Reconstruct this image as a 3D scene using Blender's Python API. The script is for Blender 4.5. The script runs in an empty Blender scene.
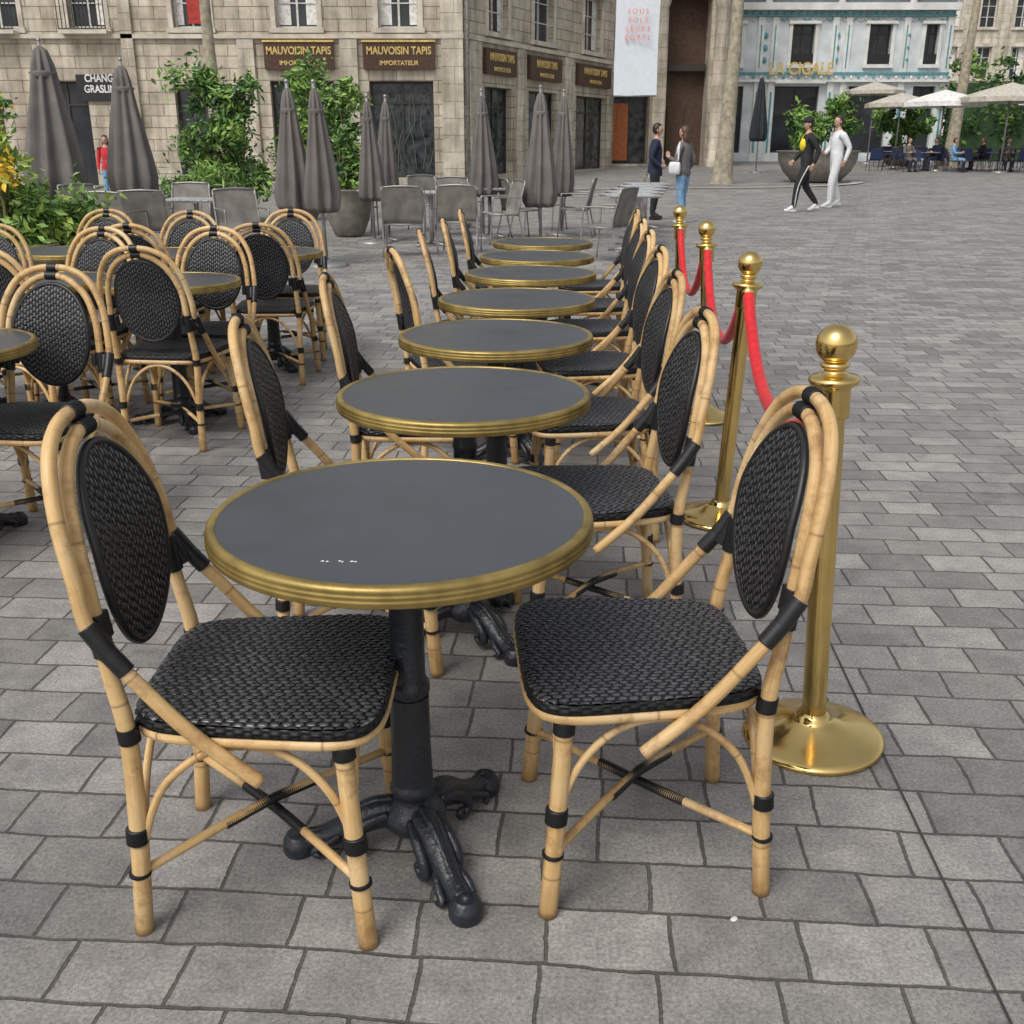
import bpy, math, random
from mathutils import Vector, Matrix
from math import sin, cos, pi, radians, sqrt, atan2
random.seed(7)
scene=bpy.context.scene
COL=scene.collection
TH=radians(4.26); CT,ST=cos(TH),sin(TH)
def R(x,y): return (x*CT+y*ST, -x*ST+y*CT)
def sstep(t):
    t=max(0,min(1,t)); return t*t*(3-2*t)
def gz(x,y): return 0.012*max(0,y-22)*sstep((x+2)/8)

# ---------------------------------------------------------------- materials
def newmat(name):
    m=bpy.data.materials.new(name); m.use_nodes=True
    nt=m.node_tree; b=nt.nodes['Principled BSDF']
    return m,nt,b
def N(nt,t,**k):
    n=nt.nodes.new(t)
    for a,v in k.items():
        if a in ('inp',):
            for i,val in v.items(): n.inputs[i].default_value=val
        else: setattr(n,a,v)
    return n
def c4(c): return (c[0],c[1],c[2],1)
def mixc(nt,fac,a,b,mode='MIX'):
    n=nt.nodes.new('ShaderNodeMix'); n.data_type='RGBA'; n.blend_type=mode
    for i,v in ((0,fac),(6,a),(7,b)):
        if hasattr(v,'links'): nt.links.new(v,n.inputs[i])
        else: n.inputs[i].default_value=v
    return n.outputs[2]
def ramp(nt,src,p0,p1,c0=(0,0,0,1),c1=(1,1,1,1)):
    r=nt.nodes.new('ShaderNodeValToRGB')
    r.color_ramp.elements[0].position=p0; r.color_ramp.elements[1].position=p1
    r.color_ramp.elements[0].color=c0; r.color_ramp.elements[1].color=c1
    nt.links.new(src,r.inputs[0]); return r.outputs[0]
def mk(name,c,rough=.5,metal=0,ns=8,na=.25,bs=None,bst=.2,spec=.5,coord='Object',sheen=0,rvar=0):
    m,nt,b=newmat(name)
    tc=N(nt,'ShaderNodeTexCoord')
    no=N(nt,'ShaderNodeTexNoise',inp={'Scale':ns,'Detail':5})
    nt.links.new(tc.outputs[coord],no.inputs['Vector'])
    f=ramp(nt,no.outputs[0],.3,.7)
    lo=[x*(1-na) for x in c]; hi=[min(1,x*(1+na)) for x in c]
    nt.links.new(mixc(nt,f,c4(lo),c4(hi)),b.inputs['Base Color'])
    b.inputs['Roughness'].default_value=rough; b.inputs['Metallic'].default_value=metal
    if rvar:
        mr=N(nt,'ShaderNodeMapRange',inp={1:.3,2:.7,3:rough-rvar,4:rough+rvar}); nt.links.new(no.outputs[0],mr.inputs[0]); nt.links.new(mr.outputs[0],b.inputs['Roughness'])
    b.inputs['Specular IOR Level'].default_value=spec
    if sheen: b.inputs['Sheen Weight'].default_value=sheen
    if bs:
        n2=N(nt,'ShaderNodeTexNoise',inp={'Scale':bs,'Detail':4})
        nt.links.new(tc.outputs[coord],n2.inputs['Vector'])
        bp=N(nt,'ShaderNodeBump',inp={'Strength':bst,'Distance':.01})
        nt.links.new(n2.outputs[0],bp.inputs['Height']); nt.links.new(bp.outputs[0],b.inputs['Normal'])
    return m
def m_rattan():
    m,nt,b=newmat('rattan')
    uv=N(nt,'ShaderNodeTexCoord'); mp=N(nt,'ShaderNodeMapping',inp={'Scale':(5,9,1)})
    nt.links.new(uv.outputs['UV'],mp.inputs[0])
    oi=N(nt,'ShaderNodeObjectInfo')
    n1=N(nt,'ShaderNodeTexNoise',inp={'Scale':1.0,'Detail':7,'Roughness':.6}); nt.links.new(mp.outputs[0],n1.inputs['Vector'])
    c=mixc(nt,ramp(nt,n1.outputs[0],.3,.72),(.70,.475,.22,1),(.48,.285,.105,1))
    ad=N(nt,'ShaderNodeVectorMath',operation='ADD'); nt.links.new(uv.outputs['Object'],ad.inputs[0]); nt.links.new(oi.outputs['Random'],ad.inputs[1])
    n3=N(nt,'ShaderNodeTexNoise',inp={'Scale':5,'Detail':3}); nt.links.new(ad.outputs[0],n3.inputs['Vector'])
    c=mixc(nt,ramp(nt,n3.outputs[0],.48,.72),c,(.72,.53,.29,1))
    n2=N(nt,'ShaderNodeTexNoise',inp={'Scale':15,'Detail':7,'Roughness':.7}); nt.links.new(ad.outputs[0],n2.inputs['Vector'])
    c=mixc(nt,ramp(nt,n2.outputs[0],.50,.72),c,(.30,.155,.06,1))
    # scuffed dirty feet
    sz=N(nt,'ShaderNodeSeparateXYZ'); nt.links.new(uv.outputs['Object'],sz.inputs[0])
    c=mixc(nt,1.0,c,ramp(nt,sz.outputs[2],.0,.10,(.62,.58,.52,1),(1,1,1,1)),'MULTIPLY')
    sx=N(nt,'ShaderNodeSeparateXYZ'); nt.links.new(uv.outputs['UV'],sx.inputs[0])
    a=N(nt,'ShaderNodeMath',operation='PINGPONG'); nt.links.new(sx.outputs[0],a.inputs[0]); a.inputs[1].default_value=.145
    rr=ramp(nt,a.outputs[0],.0006,.004,(.75,.75,.75,1),(0,0,0,1))
    c=mixc(nt,rr,c,(.22,.12,.05,1))
    hv=N(nt,'ShaderNodeHueSaturation'); nt.links.new(c,hv.inputs['Color'])
    mr=N(nt,'ShaderNodeMapRange',inp={3:.85,4:1.08}); nt.links.new(oi.outputs['Random'],mr.inputs[0]); nt.links.new(mr.outputs[0],hv.inputs['Value'])
    nt.links.new(hv.outputs[0],b.inputs['Base Color'])
    r2=N(nt,'ShaderNodeMapRange',inp={3:.28,4:.6}); nt.links.new(n2.outputs[0],r2.inputs[0]); nt.links.new(r2.outputs[0],b.inputs['Roughness'])
    bp=N(nt,'ShaderNodeBump',inp={'Strength':.4,'Distance':.003}); nt.links.new(n1.outputs[0],bp.inputs['Height']); nt.links.new(bp.outputs[0],b.inputs['Normal'])
    return m
def m_ground():
    m,nt,b=newmat('granite_pavers')
    tc=N(nt,'ShaderNodeTexCoord'); mp=N(nt,'ShaderNodeMapping',inp={'Rotation':(0,0,TH),'Location':(3.03,2.045,0)})
    nt.links.new(tc.outputs['Object'],mp.inputs[0])
    def dist(scale,amt,src):
        dn=N(nt,'ShaderNodeTexNoise',inp={'Scale':scale,'Detail':3}); nt.links.new(mp.outputs[0],dn.inputs['Vector'])
        s=N(nt,'ShaderNodeVectorMath',operation='SUBTRACT'); nt.links.new(dn.outputs['Color'],s.inputs[0]); s.inputs[1].default_value=(.5,.5,.5)
        s2=N(nt,'ShaderNodeVectorMath',operation='SCALE'); nt.links.new(s.outputs[0],s2.inputs[0]); s2.inputs['Scale'].default_value=amt
        s3=N(nt,'ShaderNodeVectorMath',operation='ADD'); nt.links.new(src,s3.inputs[0]); nt.links.new(s2.outputs[0],s3.inputs[1]); return s3.outputs[0]
    vec=dist(3.0,.035,mp.outputs[0]); vec=dist(45,.006,vec)
    br=N(nt,'ShaderNodeTexBrick'); br.offset=.46; br.squash=1.12; br.squash_frequency=3
    nt.links.new(vec,br.inputs['Vector'])
    for k,v in {'Scale':1,'Brick Width':.212,'Row Height':.146,'Mortar Size':.0046,'Mortar Smooth':.4,'Color1':(.205,.198,.19,1),'Color2':(.345,.333,.315,1),'Mortar':(.10,.094,.085,1)}.items(): br.inputs[k].default_value=v
    sp=N(nt,'ShaderNodeTexNoise',inp={'Scale':130,'Detail':9,'Roughness':.85}); nt.links.new(tc.outputs['Object'],sp.inputs['Vector'])
    c=mixc(nt,1.0,br.outputs['Color'],ramp(nt,sp.outputs[0],.36,.64,(.42,.42,.43,1),(1.55,1.55,1.53,1)),'MULTIPLY')
    sp2=N(nt,'ShaderNodeTexNoise',inp={'Scale':9,'Detail':8,'Roughness':.75}); nt.links.new(tc.outputs['Object'],sp2.inputs['Vector'])
    c=mixc(nt,1.0,c,ramp(nt,sp2.outputs[0],.3,.7,(.68,.68,.70,1),(1.25,1.24,1.21,1)),'MULTIPLY')
    sp3=N(nt,'ShaderNodeTexNoise',inp={'Scale':.9,'Detail':6,'Roughness':.6}); nt.links.new(tc.outputs['Object'],sp3.inputs['Vector'])
    c=mixc(nt,1.0,c,ramp(nt,sp3.outputs[0],.3,.7,(.80,.80,.82,1),(1.18,1.17,1.15,1)),'MULTIPLY')
    sp4=N(nt,'ShaderNodeTexNoise',inp={'Scale':3.1,'Detail':5,'Roughness':.7}); nt.links.new(mp.outputs[0],sp4.inputs['Vector'])
    c=mixc(nt,1.0,c,ramp(nt,sp4.outputs[0],.60,.72,(1,1,1,1),(.70,.68,.66,1)),'MULTIPLY')
    vo=N(nt,'ShaderNodeTexVoronoi',inp={'Scale':2.3}); nt.links.new(tc.outputs['Object'],vo.inputs['Vector'])
    c=mixc(nt,1.0,c,ramp(nt,vo.outputs['Distance'],.012,.035,(.5,.48,.46,1),(1,1,1,1)),'MULTIPLY')
    nt.links.new(c,b.inputs['Base Color'])
    rr=N(nt,'ShaderNodeMapRange',inp={3:.42,4:.8}); nt.links.new(sp2.outputs[0],rr.inputs[0]); nt.links.new(rr.outputs[0],b.inputs['Roughness'])
    h=N(nt,'ShaderNodeMath',operation='MULTIPLY_ADD'); nt.links.new(sp.outputs[0],h.inputs[0]); h.inputs[1].default_value=.4
    h0=N(nt,'ShaderNodeMath',operation='MULTIPLY_ADD'); nt.links.new(sp2.outputs[0],h0.inputs[0]); h0.inputs[1].default_value=.8
    inv=N(nt,'ShaderNodeMath',operation='SUBTRACT'); inv.inputs[0].default_value=1; nt.links.new(br.outputs['Fac'],inv.inputs[1]); nt.links.new(inv.outputs[0],h0.inputs[2]); nt.links.new(h0.outputs[0],h.inputs[2])
    bp=N(nt,'ShaderNodeBump',inp={'Strength':.8,'Distance':.006}); nt.links.new(h.outputs[0],bp.inputs['Height']); nt.links.new(bp.outputs[0],b.inputs['Normal'])
    return m
def m_stone(name,c1,c2,mort,w=.95,h=.38,ms=.012):
    m,nt,b=newmat(name)
    tc=N(nt,'ShaderNodeTexCoord')
    br=N(nt,'ShaderNodeTexBrick'); nt.links.new(tc.outputs['UV'],br.inputs['Vector'])
    for k,v in {'Scale':1,'Brick Width':w,'Row Height':h,'Mortar Size':ms,'Mortar Smooth':.3,'Color1':c4(c1),'Color2':c4(c2),'Mortar':c4(mort)}.items(): br.inputs[k].default_value=v
    n=N(nt,'ShaderNodeTexNoise',inp={'Scale':.9,'Detail':9,'Roughness':.72}); nt.links.new(tc.outputs['Object'],n.inputs['Vector'])
    c=mixc(nt,1.0,br.outputs['Color'],ramp(nt,n.outputs[0],.3,.66,(.55,.53,.51,1),(1.14,1.14,1.14,1)),'MULTIPLY')
    mp=N(nt,'ShaderNodeMapping',inp={'Scale':(2.5,2.5,.22)}); nt.links.new(tc.outputs['Object'],mp.inputs[0])
    n2=N(nt,'ShaderNodeTexNoise',inp={'Scale':1.2,'Detail':7,'Roughness':.6}); nt.links.new(mp.outputs[0],n2.inputs['Vector'])
    c=mixc(nt,1.0,c,ramp(nt,n2.outputs[0],.35,.6,(.66,.63,.6,1),(1.06,1.06,1.06,1)),'MULTIPLY')
    nt.links.new(c,b.inputs['Base Color']); b.inputs['Roughness'].default_value=.85
    inv=N(nt,'ShaderNodeMath',operation='SUBTRACT'); inv.inputs[0].default_value=1; nt.links.new(br.outputs['Fac'],inv.inputs[1])
    bp=N(nt,'ShaderNodeBump',inp={'Strength':.8,'Distance':.04}); nt.links.new(inv.outputs[0],bp.inputs['Height']); nt.links.new(bp.outputs[0],b.inputs['Normal'])
    return m
MATS={}
MATS['rattan']=m_rattan()
MATS['ground']=m_ground()
MATS['weave']=mk('black_weave',(.008,.008,.009),.42,ns=60,na=.4,spec=.4)
MATS['weave_glint']=mk('black_weave_glint',(.060,.061,.066),.27,ns=90,na=.5,spec=.7)  # greyer copy of the black weave: highlights painted into the colour
MATS['wrap']=mk('black_binding',(.012,.012,.013),.42,ns=40)
MATS['slate']=mk('slate_tabletop',(.058,.066,.075),.36,ns=7,na=.15,bs=120,bst=.02,rvar=.08)
MATS['rim']=mk('aged_brass_rim',(.38,.275,.09),.42,metal=.7,ns=14,na=.4)
MATS['iron']=mk('black_cast_iron',(.018,.021,.027),.36,ns=20,bs=60,bst=.4)
MATS['brass']=mk('polished_brass',(.78,.56,.21),.17,metal=1,ns=9,na=.12,rvar=.07)
MATS['velvet']=mk('red_velvet',(.60,.008,.014),.55,ns=30,na=.2,sheen=.12)
MATS['taupe']=mk('taupe_canvas',(.15,.137,.127),.85,ns=3,na=.2,bs=20)
MATS['darkcanvas']=mk('dark_canvas',(.03,.035,.04),.85)
MATS['beigecanvas']=mk('beige_canvas',(.5,.47,.4),.85)
MATS['whitecanvas']=mk('white_canvas',(.75,.74,.7),.85)
MATS['metalgrey']=mk('grey_aluminium',(.33,.32,.31),.4,metal=.6)
MATS['silver']=mk('silver_slats',(.6,.61,.62),.35,metal=.4)
MATS['sling']=mk('taupe_sling',(.20,.185,.165),.8)
MATS['navychair']=mk('navy_chair_fabric',(.02,.035,.1),.6)
MATS['stone']=m_stone('limestone',(.53,.475,.375),(.65,.59,.475),(.24,.21,.16))
MATS['stone2']=m_stone('limestone_plain',(.62,.565,.46),(.70,.64,.53),(.40,.36,.29),1.3,.55,.008)
MATS['trim']=mk('stone_trim',(.58,.53,.44),.8,ns=2,na=.3)
MATS['glass']=mk('window_glass',(.03,.035,.04),.08,ns=1.2,na=.5)
MATS['shop']=mk('shop_glass',(.05,.058,.062),.1,ns=3.5,na=.9)
MATS['frame']=mk('white_frame',(.62,.6,.55),.6)
MATS['darkframe']=mk('dark_frame',(.04,.035,.03),.5)
MATS['signbrown']=mk('sign_brown',(.075,.035,.02),.5)
MATS['gold']=mk('gold_letters',(.72,.52,.18),.45,metal=.2)
MATS['white']=mk('white_paint',(.74,.74,.71),.6,ns=1.5,na=.16)
MATS['cigwhite']=mk('glazed_tile_white',(.64,.68,.69),.45,ns=1.1,na=.2)
MATS['teal']=mk('teal_tile',(.10,.32,.36),.4)
MATS['slateroof']=mk('slate_roof',(.10,.11,.13),.6)
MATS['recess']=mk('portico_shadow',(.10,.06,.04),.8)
MATS['blackiron']=mk('balcony_iron',(.015,.015,.015),.5)
MATS['redpaint']=mk('red_panel',(.4,.03,.02),.6)
MATS['orange']=mk('orange_panel',(.45,.14,.04),.6)
MATS['pink']=mk('pink_letters',(.75,.25,.25),.7)
MATS['banner']=mk('banner_cloth',(.66,.71,.75),.8,na=.05)
MATS['bark']=mk('tree_bark',(.34,.30,.22),.9,ns=6,na=.35,bs=14,bst=.8)
MATS['leaf1']=mk('leaf_green',(.10,.21,.045),.5,ns=2,na=.3)
MATS['leaf2']=mk('leaf_light',(.22,.36,.075),.5,ns=2,na=.3)
MATS['leaf3']=mk('leaf_dark',(.04,.09,.028),.55,ns=2,na=.3)
MATS['leafl']=mk('leaf_lime',(.34,.46,.08),.5,ns=2,na=.3)
MATS['leafy']=mk('leaf_yellow',(.75,.50,.04),.5,ns=2,na=.3)
MATS['planter']=mk('planter_resin',(.19,.175,.15),.7)
MATS['stem']=mk('stem',(.16,.14,.06),.8)
MATS['skin']=mk('skin',(.5,.3,.21),.55,na=.08)
MATS['hairdark']=mk('hair_dark',(.03,.018,.012),.5)
MATS['hairbrown']=mk('hair_brown',(.09,.045,.025),.5)
MATS['navy']=mk('cloth_navy',(.018,.025,.055),.85)
MATS['black']=mk('cloth_black',(.015,.015,.017),.8)
MATS['jeans']=mk('cloth_jeans',(.19,.33,.50),.85,ns=12)
MATS['greyjacket']=mk('cloth_grey',(.13,.12,.115),.85)
MATS['clothwhite']=mk('cloth_white',(.66,.67,.68),.85,na=.1)
MATS['clothred']=mk('cloth_red',(.55,.03,.04),.8)
MATS['yellow']=mk('cloth_yellow',(.75,.6,.03),.7)
MATS['eye']=mk('eye_dark',(.02,.015,.01),.2)
MATS['lip']=mk('lips',(.4,.13,.11),.5)
MATS['drain']=mk('drain_slot',(.045,.042,.038),.8)
MATS['kerbstone']=mk('kerb_stone',(.46,.44,.40),.75,ns=5)

# ---------------------------------------------------------------- mesh builder
class MB:
    def __init__(s): s.V=[];s.F=[];s.M=[];s.U=[];s.S=[];s.mats=[]
    def mi(s,m):
        if m not in s.mats: s.mats.append(m)
        return s.mats.index(m)
    def add(s,vs,fs,m,uvs=None,smooth=True):
        o=len(s.V); k=s.mi(m); s.V.extend([tuple(v) for v in vs])
        for i,f in enumerate(fs):
            s.F.append(tuple(o+j for j in f)); s.M.append(k); s.S.append(smooth)
            s.U.extend(uvs[i] if uvs else [(vs[j][0],vs[j][2]) for j in f])
    def tube(s,pts,rad,m,seg=10,sm=0,closed=False,ring=None,caps=True):
        pts=[Vector(p) for p in pts]
        if not hasattr(rad,'__len__'): rad=[rad]*len(pts)
        rad=list(rad)
        if sm:
            P=[];Q=[];n=len(pts)
            rng=range(n if closed else n-1)
            for i in rng:
                g=lambda j:(pts[j%n] if closed else pts[max(0,min(n-1,j))])
                p0,p1,p2,p3=g(i-1),g(i),g(i+1),g(i+2)
                r1,r2=rad[i],rad[(i+1)%n]
                for k in range(sm):
                    t=k/sm
                    P.append(.5*((2*p1)+(p2-p0)*t+(2*p0-5*p1+4*p2-p3)*t*t+(3*p1-p0-3*p2+p3)*t**3)); Q.append(r1+(r2-r1)*t)
            if not closed: P.append(pts[-1]);Q.append(rad[-1])
            pts,rad=P,Q
        n=len(pts); L=[0]
        for i in range(1,n): L.append(L[-1]+(pts[i]-pts[i-1]).length)
        T=[]
        for i in range(n):
            if closed: t=pts[(i+1)%n]-pts[i-1]
            else: t=pts[min(n-1,i+1)]-pts[max(0,i-1)]
            T.append(t.normalized())
        up=Vector((0,0,1)) if abs(T[0].z)<.9 else Vector((1,0,0))
        nx=T[0].cross(up).normalized(); vs=[]
        for i in range(n):
            nx=(nx-T[i]*nx.dot(T[i])).normalized(); ny=T[i].cross(nx)
            for j in range(seg):
                a=2*pi*j/seg; vs.append(pts[i]+(nx*cos(a)+ny*sin(a))*rad[i])
        fs=[];uv=[];off=random.random()*5
        for i in range(n if closed else n-1):
            i2=(i+1)%n; l2=L[i+1] if i+1<n else L[-1]+(pts[0]-pts[-1]).length
            for j in range(seg):
                j2=(j+1)%seg
                fs.append((i*seg+j,i*seg+j2,i2*seg+j2,i2*seg+j))
                uv.append([(L[i]+off,j/seg),(L[i]+off,(j+1)/seg),(l2+off,(j+1)/seg),(l2+off,j/seg)])
        if caps and not closed:
            fs.append(tuple(reversed(range(seg)))); uv.append([(off,.5)]*seg)
            fs.append(tuple((n-1)*seg+j for j in range(seg))); uv.append([(off,.5)]*seg)
        s.add(vs,fs,m,uv)
    def wrap(s,pts,r,m,pitch=.0045,seg=12):
        pts=[Vector(p) for p in pts]; P=[];
        for a,b in zip(pts[:-1],pts[1:]):
            n=max(2,int((b-a).length/pitch*2))
            for k in range(n): P.append(a+(b-a)*k/n)
        P.append(pts[-1])
        s.tube(P,[r*(1+.07*(1 if i%2 else -1)) for i in range(len(P))],m,seg)
    def lathe(s,prof,m,seg=32,c=(0,0,0),fold=None,smooth=True):
        vs=[];n=len(prof)
        for i,(r,z) in enumerate(prof):
            for j in range(seg):
                a=2*pi*j/seg; rr=r*(fold(a,i) if fold else 1)
                vs.append((c[0]+rr*cos(a),c[1]+rr*sin(a),c[2]+z))
        fs=[(i*seg+j,i*seg+(j+1)%seg,(i+1)*seg+(j+1)%seg,(i+1)*seg+j) for i in range(n-1) for j in range(seg)]
        s.add(vs,fs,m,None,smooth)
    def box(s,x0,x1,y0,y1,z0,z1,m,mat=None):
        vs=[Vector((x,y,z)) for z in (z0,z1) for y in (y0,y1) for x in (x0,x1)]
        if mat is not None: vs=[mat@v for v in vs]
        s.add(vs,[(0,2,3,1),(4,5,7,6),(0,1,5,4),(2,6,7,3),(0,4,6,2),(1,3,7,5)],m,None,False)
    def sphere(s,c,r,m,seg=16,rings=10,fn=None):
        if not hasattr(r,'__len__'): r=(r,r,r)
        vs=[]
        for i in range(rings+1):
            p=pi*i/rings
            for j in range(seg):
                a=2*pi*j/seg; v=Vector((sin(p)*cos(a),sin(p)*sin(a),cos(p)))
                if fn: v=fn(v)
                vs.append((c[0]+v[0]*r[0],c[1]+v[1]*r[1],c[2]+v[2]*r[2]))
        fs=[(i*seg+j,(i+1)*seg+j,(i+1)*seg+(j+1)%seg,i*seg+(j+1)%seg) for i in range(rings) for j in range(seg)]
        s.add(vs,fs,m)
    def mesh(s,name):
        me=bpy.data.meshes.new(name); me.from_pydata(s.V,[],s.F)
        for m in s.mats: me.materials.append(MATS[m])
        me.polygons.foreach_set('material_index',s.M); me.polygons.foreach_set('use_smooth',s.S)
        ul=me.uv_layers.new(name='UVMap'); ul.data.foreach_set('uv',[x for u in s.U for x in u])
        me.update(); return me
def obj(name,me,loc=(0,0,0),rz=0,parent=None,scale=1):
    o=bpy.data.objects.new(name,me); COL.objects.link(o); o.location=loc; o.rotation_euler=(0,0,rz); o.scale=(scale,)*3
    if parent: o.parent=parent
    return o

# ---------------------------------------------------------------- chair
def weave_sheet(mb,na,nb,shape,place,amp,cu,cv,flip=False,thr=.62):
    vs=[];hs=[]
    for i in range(na+1):
        a=-1+2*i/na
        for j in range(nb+1):
            b=-1+2*j/nb
            p,q,mm=shape(a,b)
            row=math.floor(q/cv); fq=q/cv-row
            fp=(p/cu+(row%2)*.5+.15*sin(row*1.7))%1.0
            h=(max(0,1-abs(2*fp-1)**2.6))**.6*(max(0,1-abs(2*fq-1)**2.2))**.6
            hs.append(h); vs.append(place(p,q,amp*h,mm))
    o=len(mb.V); mb.V.extend(vs); k0=mb.mi('weave'); k1=mb.mi('weave_glint')
    for i in range(na):
        for j in range(nb):
            k=i*(nb+1)+j; f=(k,k+nb+1,k+nb+2,k+1)
            hh=(hs[k]+hs[k+nb+2])/2
            if flip: f=f[::-1]
            mb.F.append(tuple(o+t for t in f)); mb.M.append(k1 if hh>thr else k0); mb.S.append(True); mb.U.extend([(0,0)]*4)  # raised tops take the grey painted-highlight material
def sqmap(hx,hy,n,trap=0):
    def f(a,b):
        mm=max(abs(a),abs(b))
        if mm<1e-6: return 0,0,0
        ca,cb=a/mm,b/mm
        k=(abs(ca)**n+abs(cb)**n)**(-1/n)
        p=a*k*hx; q=b*k*hy*(1+trap*a*k)
        return p,q,mm
    return f
def chair_mesh():
    mb=MB()
    bx=lambda z:-.214-.055*(z-.5)/.43-.02*max(0,(z-.75))/.2
    seg=12
    sh=sqmap(.222,.218,5.5,.08); ZS=.460; SX=.016
    def pl(p,q,h,mm):
        e=mm**22
        return (p+SX,q,ZS-.006*(1-mm**2)-.006*e+h)
    weave_sheet(mb,180,260,sh,pl,.0040,.021,.0115)
    vs=[];nn=360;rows=7
    for i in range(rows+1):
        t=i/rows
        for k in range(nn):
            th=2*pi*k/nn; c_,s_=cos(th),sin(th); m_=max(abs(c_),abs(s_)); p,q,_=sh(c_/m_,s_/m_)
            off=.003*sin(pi*min(1,t*1.1)) + (.0022*(1 if (k//4+ i//2)%2 else -1) if 0<t<1 else 0)
            L=sqrt(p*p+q*q); vs.append((SX+p*(1+off/L),q*(1+off/L),ZS-.006-.021*t))
    mb.add(vs,[(i*nn+k,(i+1)*nn+k,(i+1)*nn+(k+1)%nn,i*nn+(k+1)%nn) for i in range(rows) for k in range(nn)],'weave')
    mb.add([(.2,.21,.436),(-.2,.18,.436),(-.2,-.18,.436),(.2,-.21,.436)],[(0,1,2,3)],'wrap',None,False)
    loop=[]
    for k in range(32):
        th=2*pi*k/32; c_,s_=cos(th),sin(th); m_=max(abs(c_),abs(s_)); p,q,_=sh(c_/m_,s_/m_); loop.append((SX+p*.975,q*.975,.4235))
    mb.tube(loop,.0110,'rattan',10,2,closed=True)
    A=[(-.225,.190,0),(-.210,.188,.22),(-.202,.192,.42),(bx(.55),.188,.55),(bx(.66),.181,.66),(bx(.76),.172,.76),(bx(.85),.136,.85),(bx(.905),.075,.905),(bx(.925),0,.925)]
    A=A+[(x,-y,z) for x,y,z in A[-2::-1]]
    ra=[.0172,.0165,.0158,.014,.013,.013,.013,.013,.013]; ra=ra+ra[-2::-1]
    mb.tube(A,ra,'rattan',seg,8)
    B=[(.03,.226,.352),(-.07,.228,.442),(-.15,.228,.535),(bx(.62)+.004,.220,.63),(bx(.72)-.002,.214,.72),(bx(.82)-.004,.194,.82),(bx(.90)-.006,.146,.902),(bx(.95)-.006,.08,.942),(bx(.962)-.006,0,.953)]
    B=B+[(x,-y,z) for x,y,z in B[-2::-1]]
    mb.tube(B,.0128,'rattan',seg,8)
    cz=.710; oy,oz=.148,.184
    ov=sqmap(oz,oy,2)
    def cur(y): return .016*(y/.15)**2
    def plF(p,q,h,mm): return (bx(cz+p)+.008+cur(q)+h-.006*mm**8,q,cz+p)
    def plB(p,q,h,mm): return (bx(cz+p)-.006+cur(q)-h+.004*mm**8,q,cz+p)
    weave_sheet(mb,130,140,ov,plF,.0042,.021,.0118,thr=.75)
    weave_sheet(mb,130,140,ov,plB,.0042,.021,.0118,flip=True,thr=.75)
    ring=[(bx(cz+oz*cos(t))+.001+cur(oy*sin(t)),oy*sin(t),cz+oz*cos(t)) for t in [2*pi*k/28 for k in range(28)]]
    mb.tube(ring,.0085,'wrap',8,2,closed=True)
    for s in (1,-1):
        def onA(z): return Vector((bx(z),s*(.188-(z-.55)*.062),z))
        def onB(z): return Vector((-.15+(z-.535)*(bx(.63)+.154)/.095 if z<.63 else bx(z),s*(.228-(z-.535)*.08),z))
        mb.wrap([onA(.575),onA(.60),onA(.65)],.0175,'wrap')
        mb.wrap([onB(.565),onB(.60),onB(.645)],.0165,'wrap')
        mb.wrap([(onA(.585)+onB(.585))/2,(onA(.64)+onB(.64))/2],.0150,'wrap')
        mb.wrap([onA(.60)+Vector((0,-s*.026,0)),onA(.645)+Vector((0,-s*.024,0))],.0115,'wrap')
        mb.wrap([(-.2,s*.191,.41),(-.202,s*.192,.44)],.0185,'wrap')
    mb.wrap([(bx(.925),-.022,.924),(bx(.925),.022,.924)],.0158,'wrap')
    mb.wrap([(bx(.962)-.006,-.018,.952),(bx(.962)-.006,.018,.952)],.0160,'wrap')
    for s in (1,-1):
        P=[(.170,s*.200,.428),(.178,s*.206,.30),(.188,s*.214,.15),(.200,s*.224,0)]
        mb.tube(P,[.0168,.0172,.0176,.0186],'rattan',seg,6)
        def at(z): return Vector((.170+.030*(1-z/.438),s*(.200+.024*(1-z/.438)),z))
        mb.wrap([at(.385),at(.412)],.0198,'wrap'); mb.wrap([at(.20),at(.232)],.0203,'wrap'); mb.wrap([at(.128),at(.136)],.0200,'wrap')
        bt=lambda z:Vector((-.225+.018*z/.3,s*.19,z))
        mb.wrap([bt(.20),bt(.232)],.0192,'wrap'); mb.wrap([bt(.128),bt(.136)],.0192,'wrap')
    for s in (1,-1):
        y=.205*s
        mb.tube([(.189,y*1.03,.14),(.180,y,.215),(.145,y,.315),(.08,y*.98,.385),(0,y*.97,.408),(-.08,y*.95,.385),(-.155,y*.92,.315),(-.197,y*.91,.215),(-.208,y*.91,.14)],.0078,'rattan',8,5)
        x=.183 if s>0 else -.205; k=1 if s>0 else .9
        mb.tube([(x,-.208*k,.14),(x*.99,-.195*k,.22),(x*.98,-.15*k,.32),(x*.97,-.08*k,.385),(x*.97,0,.408),(x*.97,.08*k,.385),(x*.98,.15*k,.32),(x*.99,.195*k,.22),(x,.208*k,.14)],.0078,'rattan',8,5)
        mb.tube([(.188,s*.212,.135),(-.01,0,.150+.012*s),(-.21,-s*.186,.135)],.0090,'rattan',8,4)
        mb.wrap([(.06,s*.074,.1455+.008*s),(-.01,0,.150+.012*s),(-.09,-s*.076,.1445+.008*s)],.0102,'wrap',seg=8)
    return mb.mesh('bistro_chair')
CH=chair_mesh()

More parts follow.
